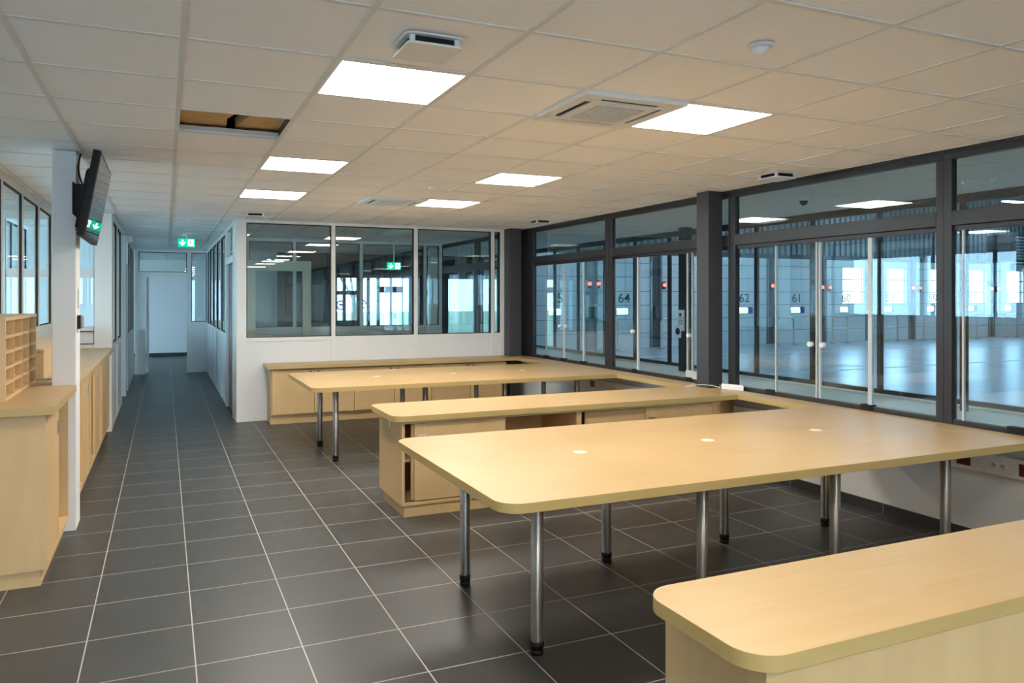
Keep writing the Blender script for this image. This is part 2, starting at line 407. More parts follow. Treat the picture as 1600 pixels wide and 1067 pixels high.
def detector(cx, cy, label, r=.05, z=C):
    t = thing('smoke_detector', (cx, cy, z), label, 'smoke detector', 'smoke detectors')
    MB().cyl((cx, cy, z-.012), (cx, cy, z), r*.95, r, n=28).build('base', M['whitep'], t, smooth=True)
    MB().dome((cx, cy, z-.012), r*.68, .030).build('sensor_head', M['whitep'], t, smooth=True)
detector(2.17, 2.35, 'round white smoke detector alone on a ceiling tile near the top right')
detector(2.22, 6.55, 'tiny round smoke detector between the far ceiling panels')
# dome camera and detector in the passage beyond the glass
t = thing('dome_camera', (5.9, 5.78, C), 'white dome camera with dark lens on the ceiling beyond the window wall', 'security camera')
MB().cyl((5.9, 5.78, C-.035), (5.9, 5.78, C), .055, .065, n=24).build('housing', M['whitep'], t, smooth=True)
MB().dome((5.9, 5.78, C-.035), .04, .045).build('dark_lens_dome', M['blackp'], t, smooth=True)
detector(6.25, 4.35, 'small detector on the ceiling beyond the window wall, left of two', .03)
detector(6.40, 4.20, 'small detector on the ceiling beyond the window wall, right of two', .03)
for dy, lb in ((10.9, 'near round white downlight in the corridor ceiling before the exit sign'), (16.2, 'far round white downlight in the corridor ceiling behind the exit sign')):
    t = thing('downlight', (.33, dy, C), lb, 'light', 'round corridor downlights')
    MB().cyl((.33, dy, C-.012), (.33, dy, C), .085, .09, n=28).build('trim_ring', M['whitep'], t)
    MB().cyl((.33, dy, C-.014), (.33, dy, C-.012), .07, n=28).build('lens', M['lampoff'], t)

# ------------------------------------------------------------------ exit signs
def running_man(parent, cx, y, z, s, mat):
    m = MB()
    def seg(a, b, r): m.cyl((cx+a[0]*s, y, z+a[1]*s), (cx+b[0]*s, y, z+b[1]*s), r*s, n=8)
    m.cyl((cx+.10*s, y-.001, z+.36*s), (cx+.10*s, y+.001, z+.36*s), .085*s, n=16)
    seg((.04, .24), (-.04, -.05), .075); seg((.04, .22), (.22, .10), .04); seg((.02, .22), (-.17, .14), .04)
    seg((-.04, -.05), (.14, -.16), .05); seg((.14, -.16), (.08, -.38), .045); seg((-.04, -.05), (-.12, -.24), .05); seg((-.12, -.24), (-.30, -.30), .045)
    m.build('running_figure', mat, parent)
def exit_sign(x, y, z, w_, h_, label, hang=True):
    t = thing('exit_sign', (x, y, z), label, 'exit sign')
    BX(x-w_/2, x+w_/2, y-.02, y+.02, z, z+h_).build('sign_box', M['exitg'], t, bevel=.003)
    if hang: MB().cyl((x, y, z+h_), (x, y, C), .012, n=10).cyl((x, y, C-.02), (x, y, C), .07, n=24).build('hanger', M['whitep'], t)
    yy = y-.022; q = h_*.36; ax = x-w_*.25; zc = z+h_/2
    m = MB()                       # white arrow pointing down
    m.box(ax-q*.22, ax+q*.22, yy, yy+.002, zc-q*.3, zc+q*1.0)
    a = [(ax, zc-q*1.05), (ax+q*.95, zc-q*.05), (ax+q*.95, zc+q*.4), (ax, zc-q*.45), (ax-q*.95, zc+q*.4), (ax-q*.95, zc-q*.05)]
    b = len(m.v); m.v += [(px, yy, pz) for px, pz in a] + [(px, yy+.002, pz) for px, pz in a]
    n_ = 6; m.f += [(b, b+1, b+2, b+3), (b, b+3, b+4, b+5), (b+9, b+8, b+7, b+6), (b+11, b+10, b+9, b+6)]; m.mi += [0]*4
    for i in range(n_): j = (i+1) % n_; m.f.append((b+i, b+n_+i, b+n_+j, b+j)); m.mi.append(0)
    m.build('down_arrow', M['exitw'], t)
    d = BX(x+w_*.08, x+w_*.42, yy, yy+.002, z+h_*.10, z+h_*.90).build('door_symbol', M['exitw'], t)
    running_man(d, x+w_*.23, yy-.001, zc, h_*.8, M['green'])
exit_sign(.325, 13.1, 2.405, .25, .13, 'green hanging exit sign with white down arrow and running figure in the corridor')
exit_sign(3.79, 13.3, 2.10, .25, .13, 'green exit sign seen through the glass partition')

# ------------------------------------------------------------------ walls
t = thing('window_21', (-1.7, -7.65, 0), 'unseen windows added behind the viewer for fill light', 'window', kind='structure')  # invented glazing that lets sky light in to brighten the ceiling
m = MB().box(-4.6, 2.2, -7.7, -7.6, 0, .12).box(-4.6, 2.2, -7.7, -7.6, 2.5, 2.63)
for i in range(7): x = -4.55+i*1.117; m.box(x-.04, x+.04, -7.7, -7.6, .12, 2.5)
m.build('frame', M['anth'], t)
BX(-4.55, 2.2, -7.66, -7.64, .12, 2.5).build('pane', M['glassL'], t)
struct('wall_back', BX(2.2, XG, -7.7, -7.6, 0, 2.63), M['white'], 'white wall behind the viewer', 'wall')
struct('wall_left', BX(-4.6, -4.5, -7.6, 5.0, 0, 2.63), M['white'], 'white wall on the far left', 'wall')
struct('wall_right', BX(XW, XW+.12, -7.6, YE, 0, .742), M['white'], 'white low wall under the dark framed windows', 'wall')
struct('baseboard_right', BX(XW-.012, XW, -7.6, YP, 0, .075), M['skirt'], 'dark tile skirting under the windows', 'skirting')
struct('wall_end', BX(-4.6, 2.3, 22.45, 22.6, 0, 2.63), M['white'], 'plain white wall at the end of the corridor', 'wall')
struct('baseboard_end', BX(-4.5, 2.2, 22.43, 22.45, 0, .10), M['skirt'], 'dark skirting at the end of the corridor', 'skirting')
struct('wall_hall_side', BX(2.2, 2.3, YE+.1, 22.45, 0, 2.63), M['white'], 'side wall of the rear hallway', 'wall')

# generic partition with low panel and panes; axis 'x' runs along x at y=c, axis 'y' runs along y at x=c
def partition(n, axis, c, edges, sill, label, top=2.55, th=.07, post=.05, frame=M['cream'], gasket=True, low=True, zlow=0.0, gthin=None):
    t = thing('window_%d' % n, ((edges[0]+edges[-1])/2, c, 0) if axis == 'x' else (c, (edges[0]+edges[-1])/2, 0), label, 'glazed partition', kind='structure')
    def B(mb, a0, a1, d0, d1, z0, z1):
        if axis == 'x': mb.box(a0, a1, c+d0, c+d1, z0, z1)
        else: mb.box(c+d0, c+d1, a0, a1, z0, z1)
    m = MB(); h = th/2; e0, e1 = edges[0], edges[-1]; p = post/2
    B(m, e0-p, e1+p, -h, h, top, C); B(m, e0-p, e1+p, -h, h, sill-.05, sill)
    for e in edges: B(m, e-p, e+p, -h, h, sill, top)
    if low:
        for e in edges: B(m, e-p, e+p, -h, h, zlow, sill-.05)
        B(m, e0, e1, -h+.004, h-.004, zlow, .06)
    m.build('frame', frame, t)
    if low:
        for a, b in zip(edges[:-1], edges[1:]):
            m = MB(); B(m, a+p, b-p, -h+.012, h-.012, .06, sill-.05); m.build('lower_panel', M['panel'], t)
    for a, b in zip(edges[:-1], edges[1:]):
        m = MB(); B(m, a+p+.004, b-p-.004, -.012, .012, sill+.004, top-.004); m.build('pane', M['glassL'], t)
        if gasket:
            m = MB(); q = .013 if axis == 'y' else .009; gh = .022 if axis == 'y' else h-.006
            B(m, a+p, a+p+q, -gh, gh, sill, top); B(m, b-p-q, b-p, -gh, gh, sill, top)
            B(m, a+p+q, b-p-q, -gh, gh, sill, sill+q); B(m, a+p+q, b-p-q, -gh, gh, top-q, top)
            m.build('gasket', M['gask'], t)
    return t
partition(1, 'x', YP, [.985-.045, 2.084, 3.242, 4.42, 4.565], 1.078, 'white framed glass partition above the far counter', post=.055, th=.08, top=2.565)
struct('trim_6', BX(.845, .915, YP-.045, YP+.045, 0, C), M['cream'], 'cream corner post of the glass partition at the corridor', 'post')
struct('trim_7', BX(4.59, XW, YP-.04, YP+.04, 0, C), M['cream'], 'cream wall strip between partition and window wall', 'wall strip')
# right corridor wall
partition(2, 'y', .87, [12.02, 13.135, 14.26, 15.385, 16.5, 17.4], 1.06, 'glazed right wall of the corridor', post=.04)
t = thing('door_1', (.87, 11.25, 0), 'open doorway with white frame in the right corridor wall', 'door', kind='structure')
m = MB(); m.box(.83, .91, 10.62, 10.70, 0, C).box(.83, .91, 11.80, 11.99, 0, C).box(.83, .91, 10.70, 11.80, 2.07, 2.17).box(.83, .91, 10.70, 11.80, 2.55, C)
m.build('frame', M['cream'], t); BX(.86, .88, 10.70, 11.80, 2.17, 2.55).build('transom_pane', M['glassL'], t)
lf = BX(.865, .905, 10.705, 11.795, .01, 2.065).build('door_leaf', plain('taupe_door_leaf', (.24, .22, .20), .5), t)
MB().box(.850, .865, 10.80, 10.84, .96, 1.18).box(.82, .85, 10.81, 10.83, 1.06, 1.08).box(.815, .83, 10.81, 10.95, 1.06, 1.08).build('door_handle', M['steel'], lf)
struct('wall_corridor', BX(.84, .90, 10.345, 10.62, 0, C), M['cream'], 'short cream wall beside the corridor doorway', 'wall')
# end partition of corridor
t = thing('door_2', (.04, YE, 0), 'open doorway at the end of the corridor with a glass transom', 'door', kind='structure')
m = MB(); y0, y1 = YE-.04, YE+.04
m.box(-.56, -.36, y0, y1, 0, 2.04).box(-.56, -.49, y0, y1, 2.04, C).box(.44, .53, y0, y1, 0, C).box(-.36, .44, y0, y1, 2.04, 2.13).box(-.49, -.36, y0, y1, 2.04, 2.13).box(-.49, .44, y0, y1, 2.55, C).box(.53, .87, y0, y1, 2.55, C).box(.53, .87, y0, y1, 1.03, 1.08)
m.build('frame', M['cream'], t)
BX(.53, .84, y0+.015, y1-.015, 0, 1.03).build('lower_panel', M['panel'], t)
BX(-.49, .44, YE-.01, YE+.01, 2.13, 2.55).build('transom_pane', M['glassL'], t)
BX(.53, .83, YE-.01, YE+.01, 1.08, 2.55).build('side_pane', M['glassL'], t)
m = MB(); q = .012
for a in ((-.49, .44, 2.13, 2.13+q), (-.49, .44, 2.55-q, 2.55), (-.49, -.49+q, 2.13, 2.55), (.44-q, .44, 2.13, 2.55), (.53, .83, 1.08, 1.08+q), (.53, .83, 2.55-q, 2.55), (.53, .53+q, 1.08, 2.55), (.83-q, .83, 1.08, 2.55)):
    m.box(a[0], a[1], y0+.01, y1-.01, a[2], a[3])
m.build('gasket', M['gask'], t)
MB().box(-.35, -.31, YE+.05, YE+.9, .01, 2.03).build('door_leaf', M['panel'], t)
struct('trim_8', BX(-4.5, -.58, YE-.03, YE+.03, 0, C), M['white'], 'wall beside the corridor end doorway', 'wall')
# left corridor wall pieces
partition(3, 'y', -.61, [10.42, 11.39, 12.50], 1.03, 'glazed left wall at the start of the corridor', post=.03)
struct('trim_9', BX(-4.5, -.57, 13.67, 13.75, 0, C), M['white'], 'white wall return facing down the corridor on the left', 'wall')
partition(4, 'y', -.61, [14.6, 15.5, 16.5, 17.4], .96, 'glazed left wall at the end of the corridor', post=.04)
t = thing('door_3', (-.61, 14.1, 0), 'white side door on the left of the corridor', 'door', kind='structure')
MB().box(-.65, -.57, 13.75, 13.83, 0, 2.13).box(-.65, -.57, 14.45, 14.6, 0, 2.13).box(-.65, -.57, 13.75, 14.6, 2.05, 2.15).box(-.65, -.57, 13.75, 14.6, 2.55, C).build('frame', M['cream'], t)
BX(-.62, -.60, 13.83, 14.45, 2.15, 2.55).build('transom_pane', M['glassL'], t)
BX(-.63, -.59, 13.83, 14.45, .005, 2.05).build('door_leaf', M['panel'], t)
tag(BX(-.57, -.47, 13.69, 13.9, 2.50, 2.595).build('junction_box', M['whitep']), 'small white box under the ceiling on the left of the corridor', 'box')
# cross wall at Y 10.2 in front of the left corridor wall
t = thing('window_5', (-.97, 10.2, 0), 'white framed window with transom behind the screen on the left', 'window', kind='structure')
m = MB(); m.box(-1.2, -.76, 10.16, 10.24, 0, 1.05).box(-1.2, -.76, 10.16, 10.24, 2.50, C).box(-.76, -.72, 10.15, 10.25, 0, C)
m.box(-1.2, -.76, 10.17, 10.23, 1.83, 1.93).box(-1.2, -.76, 10.17, 10.23, 1.20, 1.26)
m.build('frame', M['cream'], t)
BX(-1.2, -.76, 10.19, 10.21, 1.93, 2.50).build('upper_pane', M['glassL'], t); BX(-1.2, -.76, 10.19, 10.21, 1.26, 1.83).build('pane', M['glassL'], t)
BX(-1.2, -.76, 10.19, 10.21, 1.05, 1.20).build('lower_panel', M['panel'], t)
m = MB().box(-1.2, -.76, 10.155, 10.16, 1.045, 1.055).box(-.765, -.757, 10.155, 10.165, 1.05, 2.5).box(-1.2, -.76, 10.155, 10.17, 1.195, 1.203).build('gasket', M['gask'], t)
struct('trim_10', BX(-.72, -.575, 10.15, 10.40, 0, C), M['cream'], 'cream pier at the left corner of the corridor', 'pier')
# left glazed wall of the recess
partition(6, 'y', -1.22, [-7.5, -6.5, -5.5, -4.5, -3.5, -2.5, -1.5, -.5, .5, 1.35, 2.32, 3.29, 4.26, 5.23, 6.2, 7.17, 8.14, 9.11, 10.1], 1.30, 'glazed wall behind the pigeonhole rack on the left', post=.012, frame=M['cream'], top=2.545)

# left exterior windows (room behind)
t = thing('window_7', (-4.55, 11, 0), 'daylit outside windows of the rooms on the left', 'window', kind='structure')
m = MB(); m.box(-4.6, -4.5, 5, 22.45, 0, .9).box(-4.6, -4.5, 5, 22.45, 2.45, 2.63).box(-4.6, -4.5, 17.4, 18.2, .9, 2.45).box(-4.6, -4.5, 21.9, 22.45, .9, 2.45)
for i in range(10): y = 5+i*1.938; m.box(-4.6, -4.5, y-.05, y+.05, .9, 2.45)
m.build('frame', M['cream'], t)
BX(-4.56, -4.54, 5, 22.4, .9, 2.45).build('pane', M['glassL'], t)
struct('wall_left_room', BX(-4.5, -1.25, 6.05, 6.13, 0, C), M['white'], 'cross wall in the rooms on the left', 'wall')
struct('wall_passage', BX(-4.5, -.62, 12.52, 12.60, 0, C), M['white'], 'wall of the side passage on the left of the corridor', 'wall')

# ------------------------------------------------------------------ second partition and end wall of the room behind the glass
partition(8, 'x', 13.4, [.95, 1.27, 2.05, 3.21, 4.40, 4.70], 1.09, 'second glass partition far behind the first', post=.06, gasket=True)
t = thing('door_4', (1.79, 13.35, 0), 'cream door frame seen through the glass partition', 'door', kind='structure')
m = MB().box(1.26, 1.40, 13.30, 13.36, 0, 2.22).box(2.18, 2.32, 13.30, 13.36, 0, 2.22).box(1.40, 2.18, 13.30, 13.36, 2.05, 2.22).build('frame', plain('cream_door_frame', (.72, .68, .52), .45), t)
BX(1.40, 2.18, 13.32, 13.34, .02, 2.05).build('glass_leaf', M['glassL'], t)
struct('trim_11', BX(4.53, 4.70, 13.42, 13.6, 0, C), M['cream'], 'white column behind the glass partition', 'column')
# outside front at the end of that room
t = thing('window_9', (5.0, YE, 0), 'dark framed outside windows at the far end with trees behind', 'window', kind='structure')
m = MB(); y0, y1 = YE-.05, YE+.05
for x in (2.35, 3.60, 3.80, 4.12, 4.365, 4.60, 4.92, 5.23, 5.5, 6.3, 7.05): m.box(x-.035, x+.035, y0, y1, 0, C)
m.box(2.3, 7.1, y0, y1, 2.05, 2.30).box(2.3, 7.1, y0, y1, 0, .10).box(2.3, 4.12, y0, y1, 1.66, 1.75).box(4.60, 5.5, y0, y1, 1.71, 1.86).box(2.3, 3.6, y0, y1, 0, 2.3).box(3.6, 4.12, y0, y1, 0, 1.07).box(5.23, 6.3, y0, y1, 0, 2.3).box(2.3, 7.1, y0, y1, 2.3, C)
m.build('frame', M['anth'], t); BX(2.3, 7.1, YE-.01, YE+.01, .1, 2.5).build('pane', M['glass'], t)
struct('trim_12', BX(.90, 2.30, YE-.03, YE+.03, 0, C), M['white'], 'white wall at the end of the room behind the partition', 'wall')
for x, z, lb in ((3.72, 1.42, 'left of two round blue stickers on the far outside glass door'), (4.20, 1.44, 'right of two round blue stickers on the far outside glass door')):
    y = YE-.055; m = MB()
    for k in range(14):
        a0, a1 = k/16*2*math.pi, (k+1)/16*2*math.pi
        m.cyl((x+.10*math.cos(a0), y, z+.10*math.sin(a0)), (x+.10*math.cos(a1), y, z+.10*math.sin(a1)), .018, n=6)
    m.cyl((x-.05, y, z+.01), (x+.05, y, z+.01), .022, n=6)
    tag(m.build('blue_sticker', plain('bright_blue_sticker', (.01, .08, .5), .4)), lb, 'sticker', 'round blue door stickers')
tag(BX(4.93, 5.03, YE-.075, YE-.05, 1.10, 1.22).build('notice_sheet', M['whitep']), 'small white notice on the far outside door', 'notice')

# ------------------------------------------------------------------ window wall (first glass front)
ME = [1.40, 3.525, 5.643, 7.81, 9.90]
def facade_bay(n, ya, yb, wa, wb, label, sliders=(), open_=None, knobs=()):
    """bay between mullion centres ya<yb"""
    t = thing('window_%d' % (n+10), (XW, (ya+yb)/2, .742), label, 'window', kind='structure')
    x0, x1 = XW-.02, XW+.035
    m = MB(); m.box(x0, x1, ya, yb, 2.535, C).box(x0, x1, ya+wa, yb-wb, 2.085, 2.185).box(x0+.025, x1, ya+wa, yb-wb, 2.05, 2.085).box(x0+.01, x1, ya+wa, yb-wb, .742, .778)
    m.box(x0, x1, ya, ya+wa, .742, 2.535).box(x0, x1, yb-wb, yb, .742, 2.535)
    m.box(x0-.006, x0, ya, yb, C-.028, C-.018)
    m.build('frame', M['anth'], t, bevel=.003)
    BX(XW+.005, XW+.015, ya+wa, yb-wb, 2.185, 2.535).build('transom_pane', M['glass'], t)
    for a, b, off in sliders:
        p = BX(XW+.0+off, XW+.010+off, a, b, .779, 2.05).build('sliding_pane', M['glass'], t)
    return t
def seal(t, ys, off=.045, wd=.012):
    for y in ys: BX(XW+off-.048, XW+off-.028, y-wd/2, y+wd/2, .779, 2.05).build('edge_seal', M['seal'], t)
def foot(t, ys):
    for y in ys: BX(XW-.02, XW+.03, y-.05, y+.05, .752, .790).build('pivot_foot', M['blackp'], t)
def knob(t, y, z=1.215):
    MB().cyl((XW-.032, y, z), (XW-.001, y, z), .021, n=20).build('door_knob', M['whitep'], t)
t = facade_bay(10, ME[3], ME[4], .061, .085, 'dark framed window bay farthest away, next to the partition', [(7.9, 8.415, 0), (8.415, 8.94, .014), (8.94, 9.45, 0), (9.45, 9.815, .014)])
seal(t, [9.453], wd=.006); seal(t, [8.94, 8.415], wd=.03); foot(t, [9.45, 8.94, 8.415]); knob(t, 9.02); knob(t, 8.87)
t = facade_bay(11, ME[2], ME[3], .04, .093, 'dark framed window bay with an open sliding pane left of the big column', [(7.20, 7.72, 0), (6.24, 6.32, 0), (5.74, 6.2, .03)])
seal(t, [7.205], wd=.03); seal(t, [6.32, 6.24, 6.15, 6.05], wd=.014); foot(t, [7.25, 6.28]); knob(t, 7.285); knob(t, 6.275)
m = MB().box(XW-.012, XW+.0, 6.02, 6.33, .779, .86).build('patch_fitting', M['seal'], t)
t = facade_bay(12, ME[1], ME[2], .056, .054, 'wide dark framed window bay right of the big column with white knobs', [(3.585, 4.13, 0), (4.13, 4.63, .014), (4.64, 5.10, 0), (5.10, 5.55, .014)])
seal(t, [5.096], wd=.012); seal(t, [4.612, 4.645], wd=.013); seal(t, [4.13], wd=.035); foot(t, [5.15, 4.15]); knob(t, 4.695); knob(t, 4.568)
t = facade_bay(13, ME[0], ME[1], .09, .059, 'dark framed window bay at the right edge of the view', [(2.4, 3.46, 0), (1.49, 2.4, .014)])
seal(t, [3.40], wd=.012); foot(t, [3.05])
BX(XW+.016, XW+.034, 3.385, 3.435, .84, 2.20).build('side_guide', M['blackp'], t)
for n, ya, yb in ((14, -.72, 1.40), (15, -2.84, -.72), (21, -4.96, -2.84), (22, -7.6, -4.96), (16, 10.34, 12.0), (17, 12.0, 13.9), (18, 13.9, 15.7), (19, 15.7, 17.45)):
    facade_bay(n, ya, yb, .08, .08, 'dark framed window bay '+{14: 'just behind the viewer', 15: 'second behind the viewer', 21: 'third behind the viewer', 22: 'farthest behind the viewer', 16: 'first behind the partition', 17: 'second behind the partition', 18: 'third behind the partition', 19: 'last behind the partition'}[n], [(ya+.08, yb-.08, 0)])
struct('trim_13', BX(XW-.02, XW+.035, 9.90, 10.34, .742, C), M['anth'], 'dark end mullion of the window wall', 'mullion')

# columns
t = thing('trim_14', (4.785, 5.86, 0), 'big anthracite square column standing at the window counter', 'column', kind='structure')
BX(4.70, 4.865, 5.77, 5.945, 0, C).build('shaft', M['colm'], t, bevel=.003)
BX(4.692, 4.873, 5.762, 5.953, .745, .775).build('base_wrap', M['colm'], t, bevel=.002)
struct('trim_15', BX(4.60, 4.79, 10.06, 10.25, 0, C), M['colm'], 'black column at the far end beside the glass partition', 'column', bevel=.003)

# ------------------------------------------------------------------ passage and second glass front
mull = [YE] + [5.9+.94*k for k in range(12, -15, -1)]
t = thing('window_20', (XG, 8, .40), 'thin black framed second glass front towards the hall', 'window', kind='structure')
m = MB().box(XG, XG+.06, -7.6, 20.3, .56, .605).box(XG, XG+.06, -7.6, 20.3, 2.52, C+.02)
for y in mull:
    if not (8.5 < y < 9.0): m.box(XG, XG+.05, y-.022, y+.022, .605, 2.52)
m.build('frame', M['anth'], t)
BX(XG+.02, XG+.035, -7.6, 20.3, .605, 2.52).build('pane', M['glass'], t)
struct('wall_passage_low', BX(XG-.0, XG+.10, -7.6, 20.3, 0, .56), M['cream'], 'low pale wall under the second glass front', 'wall')
tag(MB().box(6.40, XG-.002, -7.6, 17.4, .50, .54).box(6.45, XG-.002, -7.6, 17.4, 0, .50).build('passage_ledge', M['beige'], bevel=.004), 'long pale ledge in the passage along the second glass front', 'ledge')
tag(BX(6.80, 6.93, 8.86, 9.01, .541, C).build('passage_column', M['anth'], bevel=.003), 'black post in the passage left of the big column', 'post')
t = thing('notice_sheet', (6.79, 8.97, 1.05), 'white notice with dark blue discs on the black post beyond the glass', 'notice')
BX(6.790, 6.800, 8.87, 9.01, 1.12, 1.42).build('upper_sheet', M['whitep'], t)
BX(6.782, 6.790, 8.93, 9.07, 1.02, 1.20).build('lower_sheet', M['whitep'], t)
MB().cyl((6.776, 9.0, 1.11), (6.782, 9.0, 1.11), .05, n=20).build('blue_disc', M['blue'], t)
MB().cyl((6.784, 8.95, 1.35), (6.790, 8.95, 1.35), .026, n=16).build('blue_disc', M['blue'], t)
m = MB()
for k in range(4): m.box(6.786, 6.790, 8.89, 8.99, 1.215+.025*k, 1.222+.025*k)
m.build('text_lines', M['num'], t)

# ------------------------------------------------------------------ hall
HY = 20.3
struct('wall_hall_far', MB().box(7.1, 46, HY+.05, HY+.25, 2.95, 6.2), M['darkm'], 'dark wall above the dock doors', 'wall')
m = MB()
for i in range(150): x = 7.2+i*.26; m.box(x, x+.13, HY+.0, HY+.05, 3.1, 6.1)
struct('trim_16', m, M['roof'], 'corrugated cladding above the dock doors', 'cladding')
struct('wall_hall_right', BX(46, 46.2, -16, HY+.25, 0, 6.2), M['roof'], 'right end wall of the hall', 'wall')
struct('wall_hall_near', BX(7.1, 46, -16.2, -16, 0, 6.2), M['roof'], 'near wall of the hall', 'wall')
struct('wall_hall_upper', BX(7.1, 7.2, -16, HY, 3.25, 6.2), M['roof'], 'hall wall above the office', 'wall')
struct('wall_hall_lower', BX(7.1, 7.2, -16, -7.6, 0, 3.25), M['roof'], 'hall wall beside the office', 'wall')
struct('ceiling', BX(7.1, 46, -16, HY+.25, 6.2, 6.35), M['roof'], 'dark steel roof of the hall', 'roof')
m = MB()
for k in range(8): y = -14+k*4.6; m.box(7.2, 46, y-.1, y+.1, 5.7, 6.2)
struct('trim_17', m, M['darkm'], 'steel roof beams of the hall', 'beams')
# lamps of the hall
for a, x in enumerate((11.0, 17.0, 23.0, 30.0, 38.0)):
    for b, y in enumerate((-6.0, 2.0, 8.0, 14.0, 18.6)):
        t = thing('hall_lamp', (x, y, 5.2), 'long hall lamp, row %s from the glass, %s from the dock doors' % (('first', 'second', 'third', 'fourth', 'fifth')[a], ('fifth', 'fourth', 'third', 'second', 'first')[b]), 'light', 'long lamps hung under the hall roof')
        BX(x-1.0, x+1.0, y-.12, y+.12, 5.24, 5.32).build('housing', M['darkm'], t)
        BX(x-.98, x+.98, y-.10, y+.10, 5.21, 5.24).build('diffuser', M['hallamp'], t)
        for dx in (-.8, .8): MB().cyl((x+dx, y, 5.32), (x+dx, y, 6.2), .012, n=6).build('hanging_rod', M['steel'], t)
# floor markings
for i, (a, b, lb) in enumerate((((11.4, 12.25), (28, 12.6), 'long white floor line running beside the dock doors'), ((7.4, 17.4), (26, 16.3), 'white floor line nearest the dock doors'), ((13.2, 16.6), (15.0, 12.3), 'short diagonal white floor line in the hall'))):
    a = Vector((*a, 0)); b = Vector((*b, 0)); d = (b-a).normalized(); n_ = Vector((-d.y, d.x, 0))*.05
    pts = [tuple((a+n_)[:2]), tuple((a-n_)[:2]), tuple((b-n_)[:2]), tuple((b+n_)[:2])]
    tag(MB().prism([pts[1], pts[2], pts[3], pts[0]], -.002, .003).build('floor_marking', M['line']), lb, 'floor marking', 'white lines on the hall floor')

# dock doors
def dock_door(x, num, glazed, label):
    t = thing('dock_door', (x, HY, 0), label, 'dock door', 'numbered dock doors')
    hw = .97; zs = [0, .47, .91, 1.35, 1.79, 2.24, 2.68, 2.95]
    m = MB()
    vw = (x-.28 if not glazed else x-.30, x+.16 if not glazed else x+.10)  # small vision window under the number
    for i in range(7):
        z0, z1 = zs[i]+.007, zs[i+1]-.007
        if i == 2:
            m.box(x-hw, vw[0], HY, HY+.05, z0, z1); m.box(vw[1], x+hw, HY, HY+.05, z0, z1)
            m.box(vw[0], vw[1], HY, HY+.05, z0, 1.06); m.box(vw[0], vw[1], HY, HY+.05, 1.25, z1)
        elif glazed and i in (3, 4, 5):  # openings cut here imitate the reflection of outside windows
            m.box(x-hw, x-.16, HY, HY+.05, z0, z1); m.box(x+.86, x+hw, HY, HY+.05, z0, z1)
            m.box(x-.16, x+.86, HY, HY+.05, z0, z0+.03)
        else: m.box(x-hw, x+hw, HY, HY+.05, z0, z1)
    m.build('panels', M['dock'], t)
    MB().box(vw[0]-.02, vw[1]+.02, HY-.01, HY, 1.04, 1.06).box(vw[0]-.02, vw[1]+.02, HY-.01, HY, 1.25, 1.27).box(vw[0]-.02, vw[0], HY-.01, HY, 1.06, 1.25).box(vw[1], vw[1]+.02, HY-.01, HY, 1.06, 1.25).build('vision_window_frame', M['blackp'], t)
    MB().box(x-hw, x+hw, HY+.01, HY+.04, 0, .007).build('bottom_seal', M['blackp'], t)
    m = MB()
    for z in zs[1:7]: m.box(x-hw, x+hw, HY+.012, HY+.04, z-.007, z+.007)
    m.build('panel_joints', M['num'], t)
    text_mesh('door_number', num, .42, M['num'], t, (x, HY-.003, 1.565), (1, 0, 0), (0, 0, 1), stretch=1.08)
    if num in ('62', '61', '58', '57'): BX(vw[1]+.03, vw[1]+.2, HY-.006, HY, 1.05, 1.27).build('blue_sign', M['blue'], t)
    return t
ORD_ = ['leftmost', 'second from left', 'third from left', 'fourth from left', 'fifth from left', 'sixth from left', 'seventh from left', 'eighth from left', 'ninth from left', 'tenth from left', 'eleventh from left', 'twelfth from left', 'farthest right']
DX = [10.84, 13.24, 15.64, 18.05, 20.40, 22.77, 25.04, 27.36, 29.68, 32.0, 34.4, 36.8, 39.2]
NUM = ['65', '64', '63', '62', '61', '60', '59', '58', '57', '56', '55', '54', '53']
for i, (x, nm) in enumerate(zip(DX, NUM)):
    dock_door(x, nm, i >= 5, 'white dock door %s in black, %s of the row%s' % (nm, ORD_[i], ', with openings standing in for reflected windows' if i >= 5 else ''))
# blank bay at far left of the wall and piers between the doors
struct('wall_hall_pier', BX(7.1, 9.78, HY, HY+.2, 0, 2.95), M['dock'], 'plain wall left of dock door 65', 'wall')
ORD = ['first', 'second', 'third', 'fourth', 'fifth', 'sixth', 'seventh', 'eighth', 'ninth', 'tenth', 'eleventh', 'twelfth', 'thirteenth']
for i in range(len(DX)-1):
    a, b = DX[i]+.97, DX[i+1]-.97
    t = thing('dock_pier', ((a+b)/2, HY, 0), 'dark pier with control box, %s pier of the dock wall from the left' % ORD[i], 'pier', 'piers between the dock doors')
    BX(a, b, HY+.02, HY+.22, 0, 2.95).build('wall_piece', M['darkm'] if i != 0 else plain('pier_light_grey', (.25, .32, .36), .5), t)
    for q in (a+.02, b-.07): BX(q, q+.05, HY-.05, HY+.02, 0, 2.95).build('guide_rail', M['roof'], t)
    BX((a+b)/2-.08, (a+b)/2+.08, HY-.10, HY+.02, .95, 1.30).build('control_box', M['darkm'], t)
    if i == 0:
        m = MB(); P = [(a+.03+.06*k, HY-.12, 1.32+.05*abs(math.sin(k*1.3))) for k in range(8)]
        m.tube(P, .018, n=6).build('yellow_hose', M['yellow'], t)
struct('wall_hall_end_pier', BX(40.17, 46, HY, HY+.2, 0, 2.95), M['dock'], 'plain wall right of the last dock door', 'wall')
